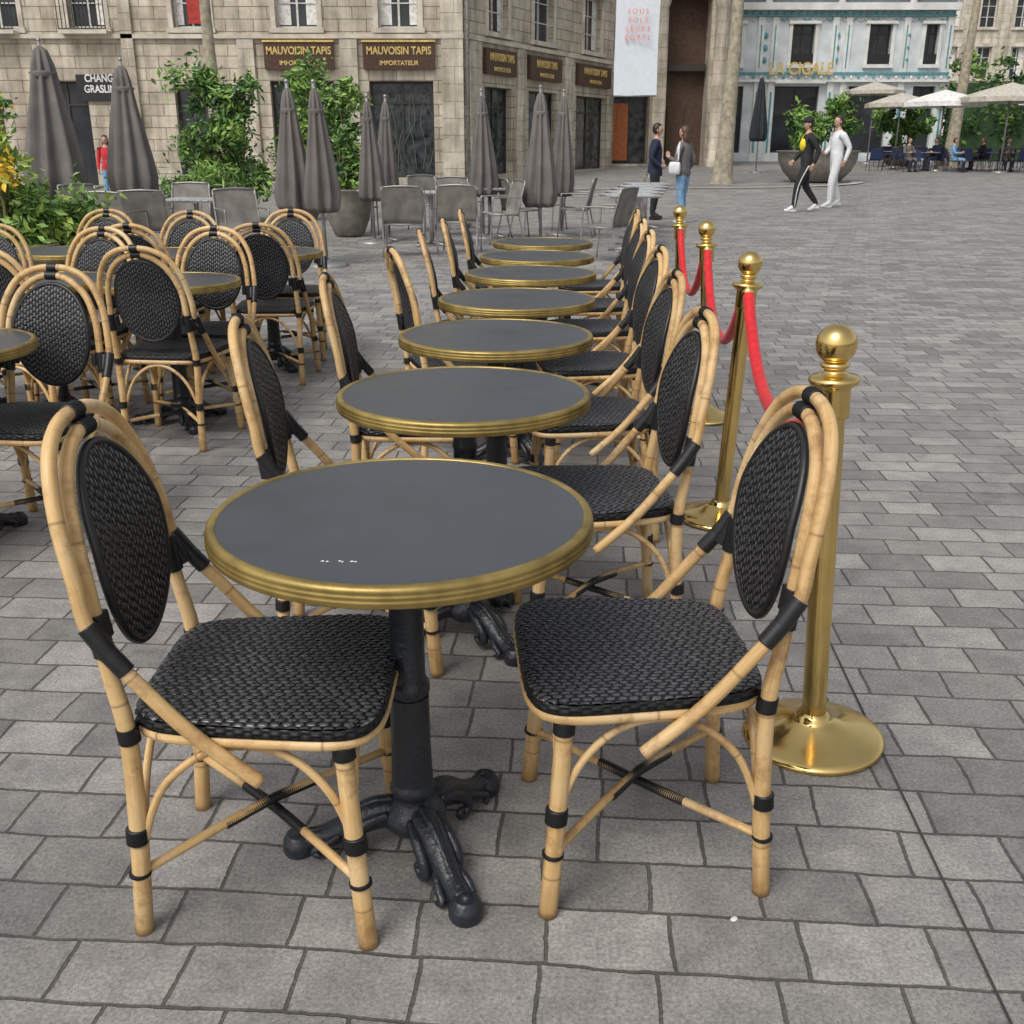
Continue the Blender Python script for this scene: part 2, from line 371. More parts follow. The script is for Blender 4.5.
def table_mesh():
    mb=MB()
    mb.lathe([(0.0001,.7402),(.12,.7402),(.25,.7402),(.333,.7402)],'slate',96)
    prof=[(.333,.7400),(.334,.7425),(.340,.7432),(.346,.742),(.350,.738),(.3515,.733),(.3495,.7305),(.352,.728),(.3525,.724),(.350,.7215),(.3525,.719),(.3525,.715),(.350,.7125),(.351,.709),(.346,.705),(.335,.703)]
    mb.lathe(prof,'rim',96)
    mb.lathe([(.336,.7032),(.10,.7032)],'iron',64)
    mb.lathe([(.11,.7030),(.11,.695),(.06,.688),(.042,.672),(.034,.66),(.033,.60),(.036,.592),(.036,.584),(.033,.577),(.033,.40),(.037,.393),(.041,.385),(.041,.37),(.036,.362),(.037,.25),(.038,.165),(.043,.158),(.047,.148),(.043,.138),(.041,.13),(.047,.118),(.06,.105),(.068,.092),(.066,.075),(.05,.055),(.03,.045)],'iron',28)
    mb.lathe([(.036,.36),(.0365,.25),(.039,.166)],'iron',40,fold=lambda a,i:1.03+.05*abs(sin(6*a)))
    for a in (-57,58,188):
        a=radians(a); d=Vector((cos(a),sin(a),0)); q=Vector((-sin(a),cos(a),0))
        P=lambda r,z:d*r+Vector((0,0,z))
        mb.tube([P(.02,.09),P(.07,.088),(P(.115,.070)),P(.155,.047),P(.19,.033),P(.225,.028)],[.032,.034,.030,.026,.024,.022],'iron',14,4)
        mb.tube([P(.04,.118),P(.08,.114),(P(.12,.094)),P(.155,.068),P(.19,.052),P(.215,.05)],[.010,.011,.010,.009,.008,.007],'iron',10,4)
        for s in (-1,1):
            mb.tube([P(.05,.10)+q*s*.028,P(.09,.088)+q*s*.034,P(.125,.062)+q*s*.036,P(.135,.035)+q*s*.034,P(.115,.022)+q*s*.036,P(.10,.035)+q*s*.038,P(.112,.045)+q*s*.038],[.010,.012,.012,.011,.009,.008,.006],'iron',8,4)
            mb.tube([P(.15,.05)+q*s*.02,P(.18,.036)+q*s*.03,P(.205,.02)+q*s*.032,P(.19,.012)+q*s*.038],[.008,.009,.008,.005],'iron',8,4)
        mb.lathe([(.001,.052),(.008,.051),(.011,.044),(.018,.046),(.024,.044),(.026,.036),(.031,.032),(.033,.022),(.033,.008),(.030,0)],'iron',24,P(.238,0))
    return mb.mesh('bistro_table')
TB=table_mesh()

def put(me,name,x,y,rot,K=.979):
    X,Y=R(x*K,y*K); return obj(name,me,(X,Y,gz(X,Y)),radians(rot)-TH)
tabs=[(-.336,1.768),(-.340,2.772),(-.333,3.69),(-.322,4.61),(-.316,5.58),(-.328,6.45),(-.335,7.40)]
T0=None
for i,(x,y) in enumerate(tabs):
    o=put(TB,'bistro_table',x,y,[0,8,-14,6,20,3,-9][i],1)
    if i==0: T0=o; o.scale=(1.008,1.008,1.008)
L=[(-.603,1.728,4),(-.64,2.75,9),(-.635,3.68,7),(-.60,4.74,22),(-.62,5.70,10),(-.61,6.55,6),(-.62,7.5,4)]
Rr=[(.120,1.875,188),(.025,2.87,190),(.015,3.80,189),(.02,4.75,190),(.02,5.72,188),(.02,6.58,187),(.02,7.55,184)]
for x,y,r in L+Rr: put(CH,'bistro_chair',x,y,r)
for x,y,r in [(-2.32,3.42,10),(-2.16,5.22,0),(-2.82,5.2,30),(-2.1,6.72,10),(-2.75,6.6,5),(-3.45,5.3,0),(-3.4,6.7,0)]:
    put(TB,'bistro_table',x,y,r)
for x,y,r in [(-2.07,3.56,-93),(-2.05,4.93,88),(-2.10,5.50,-88),(-2.75,5.42,-96),(-2.72,4.86,84),(-1.98,6.36,96),(-2.08,7.10,-82),(-2.68,6.26,90),(-2.75,6.86,-88),(-3.4,4.95,85),(-3.45,5.6,-90),(-3.4,7.0,-86),(-2.55,3.16,80)]:
    put(CH,'bistro_chair',x,y,r)
mb=MB()
for dx,dy,r in [(-.088,-.242,.0028),(-.080,-.243,.0024),(-.060,-.240,.0026),(-.055,-.243,.002),(-.040,-.240,.0030),(-.034,-.241,.0022)]:
    mb.lathe([(0.0001,.0008),(r*.7,.0007),(r,0)],'white',9,(dx,dy,.7403),fold=lambda a,i:1+.3*sin(3*a+r*900))
obj('paint_flecks',mb.mesh('paint_flecks'),parent=T0)

# ---------------------------------------------------------------- stanchions
def stanchion_mesh():
    mb=MB()
    mb.lathe([(.160,0),(.168,.003),(.170,.010),(.166,.016),(.155,.021),(.12,.030),(.08,.043),(.05,.057),(.040,.064),(.040,.072),(.031,.076),(.029,.078)],'brass',64)
    mb.lathe([(.0285,.07),(.0285,.5),(.0285,.82)],'brass',32)
    mb.lathe([(.0285,.82),(.036,.822),(.037,.83),(.037,.885),(.0385,.890),(.052,.897),(.055,.903),(.055,.909),(.050,.914),(.034,.917),(.024,.923),(.022,.929),(.030,.934),(.032,.940),(.024,.945),(.018,.948)],'brass',40)
    mb.sphere((0,0,.983),.044,'brass',32,20)
    return mb.mesh('rope_stanchion')
SM=stanchion_mesh(); SP=[(.592,2.301),(.545,3.92),(.650,5.534),(.612,6.9)]; TILT=[-2.6,2.6,-3.0,-2.5]; TOPS=[]
for i,(x,y) in enumerate(SP):
    o=put(SM,'rope_stanchion',x,y,0); o.rotation_euler=(0,radians(TILT[i]),0)
    TOPS.append(Vector(o.location)+Vector((sin(radians(TILT[i]))*.885,0,.885)))
def rope(a,b,sag):
    mb=MB(); d=(b-a).normalized(); a=a+d*.04; b=b-d*.04
    pts=[]
    for k in range(17):
        t=k/16; v=a.lerp(b,t); v.z-=sag*(1-abs(2*t-1)**2.3); pts.append(v)
    mb.tube(pts,.0205,'velvet',14,3)
    for e,f in ((pts[0],pts[1]),(pts[-1],pts[-2])):
        dd=(f-e).normalized(); mb.tube([e-dd*.012,e+dd*.022],.0235,'brass',14); mb.tube([e-dd*.035+Vector((0,0,.01)),e-dd*.02,e],[.005,.007,.009],'brass',8)
    obj('velvet_rope',mb.mesh('velvet_rope'))
rope(TOPS[0],TOPS[1],.25); rope(TOPS[1],TOPS[2],.30); rope(TOPS[2],TOPS[3],.30)

# ---------------------------------------------------------------- ground
xs=[-160,-90,-50,-30,-20,-12,-8,-5]+[-4+k for k in range(0,17)]+[15,20,28,36,50,90,160]
ys=[-40,-20,-5,0,5,10,15,20,22,24,28,34,42,52,62,75,100,150,260]
vs=[(x,y,gz(x,min(y,100))) for y in ys for x in xs]; n=len(xs)
mb=MB(); mb.add(vs,[(j*n+i,j*n+i+1,(j+1)*n+i+1,(j+1)*n+i) for j in range(len(ys)-1) for i in range(n-1)],'ground',None,True)
obj('paved_ground',mb.mesh('paved_ground'))
mb=MB(); pts=[R(.735-.003,.3),R(.735+.003,.3),R(.735+.003,9),R(.735-.003,9)]
mb.add([(x,y,.004) for x,y in pts],[(0,1,2,3)],'drain',None,False)
obj('pavement_joint',mb.mesh('pavement_joint'))
mb=MB(); x,y=R(.305,1.6); mb.lathe([(.0001,.0015),(.005,.0014),(.007,0)],'white',10,(x,y,0),fold=lambda a,i:1+.25*sin(2*a)); obj('chewing_gum_spot',mb.mesh('gum'))
mb=MB(); V=[]
for k in range(49):
    a=radians(190+160*k/48)
    for r in (1.0,1.06): 
        x=5.2+6.2*r*cos(a); y=36.5+4.4*r*sin(a); V.append((x,y,gz(x,y)+.03))
mb.add(V,[(2*k,2*k+1,2*k+3,2*k+2) for k in range(48)],'kerbstone',None,False); obj('kerb_edge',mb.mesh('kerb_edge'))

# ---------------------------------------------------------------- parasols
def parasol_closed(name,px,Y,top,bot,w,m='taupe'):
    X=px; mb=MB(); h=top-bot
    prof=[(.02,top),(w*.25,top-.03*h),(w*.36,top-.12*h),(w*.5,top-.3*h),(w*.7,top-.5*h),(w*.9,top-.72*h),(w,top-.86*h),(w*.96,bot+.05*h),(w*.8,bot),(w*.55,bot+.04)]
    ph=random.random()*6
    mb.lathe(prof,m,72,fold=lambda a,i:1+(.22 if i>1 else .05)*sin(8*a+ph+i*.16)+.09*sin(3*a+ph*2+i*.2)+.05*sin(17*a+i))
    mb.lathe([(w*.42,top-.16*h),(w*.52,top-.17*h),(w*.42,top-.2*h)],m,24)
    mb.tube([(0,0,.05),(0,0,top+.05)],.022,'metalgrey',12); mb.sphere((0,0,top+.07),.028,'metalgrey',10,8)
    mb.lathe([(.0001,.07),(.05,.07),(.06,.05),(.24,.045),(.26,.02),(.26,0)],'metalgrey',28)
    o=obj(name,mb.mesh(name),(X,Y,gz(X,Y)),random.random()*3); o.rotation_euler[0]=radians(random.uniform(-1.5,1.5)); return o
def XP(px,Y,F=1.05): return (px-512)/1024*Y/F
for px,Y,t,bt,w in [(57,14.5,2.58,.68,.34),(135,15,2.38,.7,.28),(296,12.9,2.0,.62,.19),(322,12.6,1.98,.62,.18),(372,15.6,1.95,.6,.16),(387,16.2,1.97,.6,.16),(483,16.4,2.06,.62,.19),(541,15.8,2.08,.5,.215),(562,17,2.08,.6,.17)]:
    parasol_closed('closed_parasol',XP(px,Y),Y,t,bt,w)
parasol_closed('closed_parasol',XP(755,44),44,3.6,1.2,.30,'darkcanvas')
def parasol_open(X,Y,r,h,m):
    mb=MB(); 
    mb.lathe([(.02,h),(r*.5,h-.28*r*.5/1*.9),(r,h-.28*r),(r,h-.28*r-.18),(r*.99,h-.28*r-.18),(r*.98,h-.28*r-.01),(r*.5,h-.28*r*.5-.02),(.02,h-.05)],m,8,smooth=False)
    mb.tube([(0,0,0),(0,0,h+.1)],.035,'metalgrey',10)
    for k in range(8):
        a=2*pi*k/8; mb.tube([(0,0,h-.7),(r*.55*cos(a),r*.55*sin(a),h-.28*r*.55-.03)],.012,'metalgrey',6)
    mb.lathe([(.0001,.08),(.3,.07),(.32,0)],'metalgrey',20)
    obj('open_parasol',mb.mesh('open_parasol'),(X,Y,gz(X,Y)),random.random())
for px,Y,r,h,m in [(938,46,1.75,3.2,'whitecanvas'),(1002,44,2.0,3.4,'beigecanvas'),(895,50,1.6,3.2,'beigecanvas'),(868,56,1.5,3.9,'beigecanvas'),(1060,48,2,3.4,'whitecanvas')]:
    parasol_open(XP(px,Y,1.06),Y,r,h,m)

# ---------------------------------------------------------------- sling chairs / slat tables
def sling_mesh(fr,fb,name):
    mb=MB(); r=.012
    for s in (1,-1):
        y=.26*s
        mb.tube([(.25,y,0),(.22,y,.3),(.20,y,.62),(.17,y,.655),(-.15,y,.66),(-.22,y,.655)],r,fr,8,3)
        mb.tube([(-.30,y,0),(-.20,y,.42),(-.24,y,.65),(-.30,y*.97,.87)],r,fr,8,3)
        mb.tube([(.22,y,.43),(-.2,y,.41)],r,fr,8)
    mb.tube([(-.30,-.25,.87),(-.305,0,.885),(-.30,.25,.87)],r,fr,8,3); mb.tube([(.22,-.26,.43),(.22,.26,.43)],r,fr,8)
    mb.tube([(-.2,-.26,.41),(-.2,.26,.41)],r,fr,8)
    P=[(.22,.435),(.1,.425),(-.05,.415),(-.18,.42),(-.215,.5),(-.235,.62),(-.27,.75),(-.305,.875)]
    vs=[(x,s*.25,z) for x,z in P for s in (-1,1)]+[(x-.008,s*.25,z-.01) for x,z in P for s in (-1,1)]
    k=len(P); fs=[(2*i,2*i+1,2*i+3,2*i+2) for i in range(k-1)]+[(2*k+2*i,2*k+2*i+2,2*k+2*i+3,2*k+2*i+1) for i in range(k-1)]
    mb.add(vs,fs,fb)
    return mb.mesh(name)
SC=sling_mesh('metalgrey','sling','terrace_armchair'); NC=sling_mesh('darkframe','navychair','navy_chair')
def slat_table():
    mb=MB()
    for k in range(8): mb.box(-.34+.0855*k,-.34+.0855*k+.072,-.34,.34,.735,.75,'silver')
    mb.box(-.34,.345,-.33,-.29,.715,.7348,'metalgrey'); mb.box(-.34,.345,.29,.33,.715,.7348,'metalgrey')
    mb.tube([(0,0,.02),(0,0,.715)],.03,'metalgrey',12)
    for a in range(4):
        a=a*pi/2+pi/4; mb.tube([(0,0,.05),(.3*cos(a),.3*sin(a),.02)],[.022,.016],'metalgrey',8)
    return mb.mesh('slatted_table')
ST_=slat_table()
def pc(px,Y,rot,me=SC,nm='terrace_armchair'):
    X=XP(px,Y,1.03); return obj(nm,me,(X,Y,gz(X,Y)),radians(rot))
for px,Y,r in [(405,13.8,92),(460,14.2,85),(606,13.2,150),(500,15.6,200),(520,16.5,20),(452,17,-90),(430,18,-60),(545,18,-120),(120,12.2,80),(150,12.6,100),(245,12.6,-60),(95,14,-40),(628,19,180),(575,16.8,170),(360,17.2,-70),(190,14.5,-90)]:
    pc(px,Y,r)
for px,Y,r in [(432,15.2,5),(490,16.6,8),(628,14.3,10),(632,15.2,10),(636,16.2,10),(640,17.3,8),(644,18.4,8),(200,13.2,0),(140,13.6,5),(385,16,0),(470,18.4,0)]:
    pc(px,Y,r,ST_,'slatted_table')
for i in range(26):
    px=872+i*7.2; Y=46+random.uniform(-2,6); X=XP(px,Y,1.05)
    obj('navy_terrace_chair',NC,(X,Y,gz(X,Y)),random.choice([0,pi,pi/2,-pi/2])+random.uniform(-.3,.3))
for px,Y in [(890,48),(925,46),(960,48),(995,46),(1020,49)]:
    X=XP(px,Y,1.05); obj('slatted_table',ST_,(X,Y,gz(X,Y)),.2)

# ---------------------------------------------------------------- foliage
def leaves(mb,blobs,n,size,mats,wts,clump=.22,long=2.2):
    clumps=[]
    for c,r,w in blobs:
        for k in range(int(w)):
            while True:
                v=Vector([random.uniform(-1,1) for _ in range(3)])
                if .25<v.length<1: break
            clumps.append((Vector((c[0]+v.x*r[0],c[1]+v.y*r[1],c[2]+v.z*r[2])),random.choices(mats,wts)[0],random.uniform(.6,1.3)))
    per=max(1,n//len(clumps))
    buf={}
    for cc,m,sc in clumps:
        for k in range(per):
            v=Vector([random.gauss(0,1) for _ in range(3)])*clump*sc*.55+cc
            d=Vector((random.gauss(0,1),random.gauss(0,1),random.gauss(-.1,.7))).normalized()
            q=d.cross(Vector([random.gauss(0,1) for _ in range(3)])).normalized()
            s=size*random.uniform(.6,1.3); l=d*s*long/2; w=q*s*.5; up=d.cross(q)*s*.18
            mm=m if random.random()<.75 else random.choice(mats)
            V,F=buf.setdefault(mm,([],[])); o=len(V)
            V.extend([v-l,v-l*.1+w+up,v+l,v-l*.1-w+up,v]); F.extend([(o,o+4,o+1),(o+4,o+2,o+1),(o,o+3,o+4),(o+4,o+3,o+2)])
    for mm,(V,F) in buf.items(): mb.add(V,F,mm,None,False)
def bush(name,X,Y,blobs,n,size,mats=('leaf1','leaf2','leaf3'),wts=(5,3,3),pot=None,clump=.22,long=2.4,stems=12,z0=0):
    mb=MB(); leaves(mb,blobs,n,size,mats,wts,clump,long)
    for k in range(stems):
        c,r,w=random.choice(blobs); t=Vector(c)+Vector([random.uniform(-.6,.6)*r[i] for i in range(3)])
        b=Vector((c[0]*.5+random.uniform(-.1,.1),c[1]*.5+random.uniform(-.1,.1),z0)); mb.tube([b,(b+t)/2+Vector((random.uniform(-.1,.1),0,.1)),t],[.018,.012,.006],'stem',6,3)
    if pot:
        h,r=pot; mb.lathe([(r*.45,0),(r*.62,.05*h),(r*.85,.35*h),(r*.98,.7*h),(r,.95*h),(r*1.04,.97*h),(r*1.04,h),(r*.95,h),(r*.93,.93*h),(.001,.92*h)],'planter',40)
    return obj(name,mb.mesh(name),(X,Y,gz(X,Y)))
LT=dict(mats=('leaf2','leaf1','leaf3'),wts=(5,4,1.5))
bush('potted_bamboo_shrub',XP(228,20),20,[((-.1,0,1.5),(.75,.5,.6),17),((-.45,.1,2.3),(.45,.4,.35),9),((.35,0,2.15),(.4,.4,.45),9),((-.6,0,.9),(.4,.4,.4),7),((.45,0,.95),(.45,.4,.4),7)],5200,.06,pot=(.6,.5),z0=.5,clump=.24,stems=20,**LT)
bush('potted_bamboo_shrub',XP(345,16.6),16.8,[((-.05,.1,1.45),(.36,.3,.5),12),((-.12,.1,2.0),(.3,.3,.3),8),((.1,.1,1.0),(.3,.3,.25),6)],3000,.05,pot=(.72,.38),z0=.6,clump=.16,**LT)
bush('potted_shrub',XP(300,20.5),20.5,[((0,0,1.5),(.5,.4,.8),12),((.3,0,2.4),(.35,.3,.35),7)],2600,.055,pot=(.6,.45),z0=.5,**LT)
bush('potted_shrub',XP(28,9.2),9.2,[((0,0,.74),(.55,.4,.22),22),((.25,-.1,.6),(.35,.3,.2),10),((-.4,0,.85),(.4,.3,.25),10)],5200,.042,mats=('leafl','leaf2','leaf1'),wts=(5,5,2.5),pot=(.5,.42),z0=.4,clump=.16)
bush('yellow_leaved_shrub',XP(-4,8.8),8.8,[((0,0,1.55),(.20,.2,.15),6),((-.05,0,1.2),(.26,.25,.2),8)],900,.04,mats=('leafy','leafl','leaf1'),wts=(4,4,2),pot=(.6,.4),z0=.5,clump=.13)
bush('potted_grass_plant',XP(190,18),18,[((0,0,.75),(.6,.4,.25),12)],1500,.03,long=7,pot=(.5,.45),z0=.4,**LT)
bush('potted_shrub',XP(818,36,1.06),36,[((0,0,1.7),(1.1,.8,.4),20),((.6,0,2.3),(.4,.4,.45),8),((-.7,0,1.7),(.6,.5,.4),9)],3600,.09,pot=(1.0,1.3),z0=.9,**LT)
bush('potted_shrub',XP(900,52,1.06),52,[((0,0,1.9),(1.6,.8,.9),26)],3000,.12,pot=(.9,.9),z0=.8,**LT)
hb=[((x,0,3.0+random.uniform(-.5,.5)),(1.6,1.2,2.5),22) for x in [k*1.6 for k in range(0,12)]]
mb=MB(); leaves(mb,hb,14000,.17,('leaf1','leaf2','leaf3'),(5,3,3),.45); mb.box(-1,18.6,-.3,.3,0,4.0,'leaf3')
obj('hedge',mb.mesh('hedge'),(24.8,60,gz(25,60)))

def tree(X,Y,r0,H,lean,crown):
    mb=MB(); P=[(0,0,-.1),(lean*.02,0,.25),(lean*.14,0,1.2),(lean*.45,0,H*.4),(lean*.7,0,H*.7),(lean,0,H)]
    mb.tube(P,[r0*1.6,r0*1.25,r0*1.0,r0*.72,r0*.55,r0*.42],'bark',18,5)
    for k in range(7):
        a=2*pi*k/7+random.random(); l=crown*random.uniform(.6,.9)
        mb.tube([(lean*.9,0,H*.9),(lean+l*.4*cos(a),l*.4*sin(a),H+crown*.35),(lean+l*cos(a),l*sin(a),H+crown*random.uniform(.4,.9))],[r0*.3,r0*.2,r0*.07],'bark',8,3)
    bl=[((lean+crown*.6*cos(a),crown*.6*sin(a),H+crown*random.uniform(.35,.9)),(crown*.5,crown*.5,crown*.4),14) for a in [2*pi*k/6 for k in range(6)]]+[((lean,0,H+crown),(crown*.6,crown*.6,crown*.4),16)]
    leaves(mb,bl,5000,.13,('leaf1','leaf2','leaf3'),(5,3,3),.5)
    obj('plane_tree',mb.mesh('plane_tree'),(X,Y,gz(X,Y)))
tree(XP(722,35),35,.27,9.5,.25,2.6); tree(XP(212,30,1.09),30,.22,9,-.1,2.4); tree(XP(962,52,1.09),52,.30,11,.5,3)

# ---------------------------------------------------------------- buildings
class Fac:
    def __init__(s,mb,o,ang): s.mb=mb;s.o=o;s.U=(cos(ang),sin(ang));s.Nn=(sin(ang),-cos(ang));s.ang=ang
    def P(s,u,v,d=0): return (s.o[0]+u*s.U[0]+d*s.Nn[0],s.o[1]+u*s.U[1]+d*s.Nn[1],v)
    def q(s,pts,m): s.mb.add([s.P(*p) for p in pts],[(0,1,2,3)],m,[[(p[0]+p[2],p[1]) for p in pts]],False)
    def box(s,u0,u1,v0,v1,d0,d1,m):
        s.q([(u0,v0,d1),(u1,v0,d1),(u1,v1,d1),(u0,v1,d1)],m)
        s.q([(u0,v0,d0),(u0,v0,d1),(u0,v1,d1),(u0,v1,d0)],m); s.q([(u1,v0,d1),(u1,v0,d0),(u1,v1,d0),(u1,v1,d1)],m)
        s.q([(u0,v1,d1),(u1,v1,d1),(u1,v1,d0),(u0,v1,d0)],m); s.q([(u0,v0,d0),(u1,v0,d0),(u1,v0,d1),(u0,v0,d1)],m)
    def wall(s,L,H,ops,m,depth=10,dep=.3,v0=-.5):
        us=sorted({0,L,*[o[0] for o in ops],*[o[1] for o in ops]}); vs=sorted({v0,H,*[o[2] for o in ops],*[o[3] for o in ops]})
        for a,b in zip(us[:-1],us[1:]):
            for c,d in zip(vs[:-1],vs[1:]):
                cu,cv=(a+b)/2,(c+d)/2
                if any(o[0]<cu<o[1] and o[2]<cv<o[3] for o in ops): continue
                s.q([(a,c,0),(b,c,0),(b,d,0),(a,d,0)],m)
        for o in ops:
            a,b,c,d=o[:4]; kind=o[4]
            s.q([(a,c,0),(a,c,-dep),(a,d,-dep),(a,d,0)][::-1],m); s.q([(b,c,-dep),(b,c,0),(b,d,0),(b,d,-dep)][::-1],m)
            s.q([(a,d,-dep),(b,d,-dep),(b,d,0),(a,d,0)],m); s.q([(a,c,0),(b,c,0),(b,c,-dep),(a,c,-dep)],m)
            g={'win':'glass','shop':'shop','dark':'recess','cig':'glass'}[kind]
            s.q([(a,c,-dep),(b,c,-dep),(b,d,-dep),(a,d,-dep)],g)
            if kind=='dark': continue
            f={'win':'frame','shop':'darkframe','cig':'darkframe'}[kind]; t=.07
            for bb in ((a,a+t,c,d),(b-t,b,c,d),(a+t,b-t,c,c+t),(a+t,b-t,d-t,d)): s.box(*bb,-dep+.003,-dep+.06,f)
            m_=(a+b)/2; s.box(m_-.035,m_+.035,c+t,d-t,-dep+.003,-dep+.05,f)
            if kind=='win':
                for side in (0,1):
                    if random.random()<.6: 
                        w_=random.uniform(.18,.4); x0=a+t if side==0 else b-t-w_; s.box(x0,x0+w_,c+t+.05,d-t,-dep+.004,-dep+.012,'whitecanvas')
                for k in (1,2): v=c+(d-c)*k/3; s.box(a+t,m_-.035,v-.02,v+.02,-dep+.003,-dep+.04,f); s.box(m_+.035,b-t,v-.02,v+.02,-dep+.003,-dep+.04,f)
                s.box(a-.16,a-.003,c,d+.0,.0,.05,'trim'); s.box(b+.003,b+.16,c,d,.0,.05,'trim'); s.box(a-.2,b+.2,d+.003,d+.24,0,.08,'trim'); s.box(a-.22,b+.22,c-.16,c-.003,0,.14,'trim')
            else:
                v=c+(d-c)*.78; s.box(a+t,m_-.035,v-.03,v+.03,-dep+.003,-dep+.05,f); s.box(m_+.035,b-t,v-.03,v+.03,-dep+.003,-dep+.05,f)
        s.q([(0,v0,0),(0,v0,-depth),(0,H,-depth),(0,H,0)][::-1],m); s.q([(L,v0,0),(L,v0,-depth),(L,H,-depth),(L,H,0)],m)
        s.q([(0,H,0),(L,H,0),(L,H,-depth),(0,H,-depth)],'slateroof'); s.q([(0,v0,-depth),(L,v0,-depth),(L,H,-depth),(0,H,-depth)][::-1],m)
def text(body,fc,u,v,d,size,m,parent,sx=1,nm='lettering',off=None):
    cu=bpy.data.curves.new(nm,'FONT'); cu.body=body; cu.size=size; cu.align_x='CENTER'; cu.align_y='CENTER'; cu.extrude=.008; cu.offset=size*.02 if off is None else off
    cu.materials.append(MATS[m]); o=bpy.data.objects.new(nm,cu); COL.objects.link(o); o.location=fc.P(u,v,d); o.rotation_euler=(pi/2,0,fc.ang); o.scale=(sx,1,1); o.parent=parent
def railing(fc,u0,u1,v,m='blackiron'):
    fc.box(u0,u1,v-.12,v-.02,0,.55,'trim'); fc.box(u0,u1,v+.9,v+.94,.48,.52,m); fc.box(u0,u1,v+.02,v+.05,.48,.52,m)
    k=u0
    while k<u1: fc.box(k,k+.025,v+.05,v+.9,.49,.515,m); k+=.13
mb=MB(); A=Fac(mb,(-22,38),0); X=lambda x:x+22
ops=[(X(-4.9),X(-2.7),.25,3.4,'shop'),(X(-8.3),X(-6.1),.25,3.4,'shop'),(X(-11.6),X(-9.6),0,3.3,'shop'),(X(-16.2),X(-14.6),0,3.4,'cig'),(X(-19.5),X(-17.6),0,3.4,'cig')]
for x0,x1 in [(-4.5,-3.15),(-7.95,-6.55),(-11.4,-10.2),(-14.9,-13.7),(-18,-16.6)]:
    ops.append((X(x0),X(x1),5.05,7.4,'win')); ops.append((X(x0),X(x1),8.8,10.9,'win'))
A.wall(20.35,13,ops,'stone')
A.box(0,20.36,4.72,4.86,0,.12,'trim'); A.box(0,20.36,12.6,13,0,.4,'trim'); A.box(0,20.36,8.0,8.16,0,.12,'trim')
A.box(X(-2.4),X(-1.66),-.3,12.6,0,.1,'stone2'); A.box(X(-9.3),X(-8.75),-.3,4.7,0,.1,'stone2'); A.box(X(-5.85),X(-5.25),-.3,4.7,0,.1,'stone2')
A.box(X(-13.2),X(-12.8),-.3,12.6,0,.12,'stone2')
for x0,x1 in [(-8.4,-6.05),(-5.05,-2.62)]: A.box(X(x0),X(x1),3.76,4.6,0.0,.16,'signbrown'); A.box(X(x0)-.03,X(x1)+.03,4.603,4.66,0,.2,'gold')
A.box(X(-14.9),X(-13.35),2.75,3.6,.0,.1,'blackiron')
A.box(X(-10.95),X(-10.35),5.2,7.3,-.24,-.2,'redpaint')
for x0 in (-15.1,-18.2): railing(A,X(x0),X(x0)+1.6,4.95)
for k in range(9):
    x0=X(-4.7)+.22*k; mb.tube([A.P(x0,.5,-.27),A.P(x0+.2*sin(k),1.3,-.27),A.P(x0-.25*cos(k*2),2.1,-.27),A.P(x0+.2*sin(k*3),3.0,-.27)],.012,'planter',5,4)
ta=obj('stone_shop_building',mb.mesh('stone_shop_building'))
for x in (-7.22,-3.83):
    text('MAUVOISIN TAPIS',A,X(x),4.33,.17,.34,'gold',ta,.8); text('IMPORTATEUR',A,X(x),3.95,.17,.2,'gold',ta,1)
text('CHANG\nGRASLIN',A,X(-14.1),3.3,.11,.34,'white',ta,.8)
mb=MB(); B=Fac(mb,(-1.62,38.02),atan2(12,5.95)); LB=13.9; S=lambda s:s*13.4
ops=[(S(.11),S(.27),.3,3.3,'shop'),(S(.38),S(.58),.3,3.3,'shop'),(S(.73),S(.99),.3,3.3,'shop')]
for a,b in [(.13,.25),(.41,.55),(.78,.93)]: ops+=[(S(a),S(b),5.1,7.2,'win'),(S(a),S(b),8.8,10.8,'win')]
B.wall(LB,13,ops,'stone')
B.box(.05,LB,4.72,4.86,0,.12,'trim'); B.box(.05,LB,12.6,13,0,.4,'trim'); B.box(.05,LB,8.0,8.16,0,.12,'trim')
for a,b in [(.02,.08),(.30,.35),(.62,.69)]: B.box(S(a),S(b),-.3,4.7,0,.1,'stone2')
for a,b in [(.10,.28),(.37,.59),(.72,1.0)]: B.box(S(a),S(b),3.70,4.55,0,.16,'signbrown')
for a,b in [(.13,.25),(.41,.55),(.78,.93)]:
    c=(S(a)+S(b))/2; w=(S(b)-S(a))/2+.25
    for k in range(9):
        t0=pi*k/9+.03; t1=pi*(k+1)/9-.03
        P0=[(c+w*cos(t),7.45+w*.6*sin(t)) for t in (t0,t1)]; P1=[(c+(w+.45)*cos(t),7.45+(w*.6+.45)*sin(t)) for t in (t0,t1)]
        B.q([(P1[0][0],P1[0][1],.10),(P1[1][0],P1[1][1],.10),(P0[1][0],P0[1][1],.10),(P0[0][0],P0[0][1],.10)][::-1],'trim')
tb=obj('stone_corner_building',mb.mesh('stone_corner_building'))
for a in (.19,.48,.86):
    text('MAUVOISIN TAPIS',B,S(a),4.27,.17,.36,'gold',tb,.66 if a<.8 else .9); text('IMPORTATEUR',B,S(a),3.88,.17,.2,'gold',tb,1)
mb=MB(); mb.tube([(-1.5,37.85,0),(-1.5,37.85,12.6)],.06,'metalgrey',10); obj('drainpipe',mb.mesh('drainpipe'))
mb=MB(); C=Fac(mb,(4.3,52),0)
C.wall(6.3,15,[(.5,2.2,.45,4.2,'shop'),(2.9,4.9,.3,7.8,'dark')],'stone2',depth=6,dep=1.2)
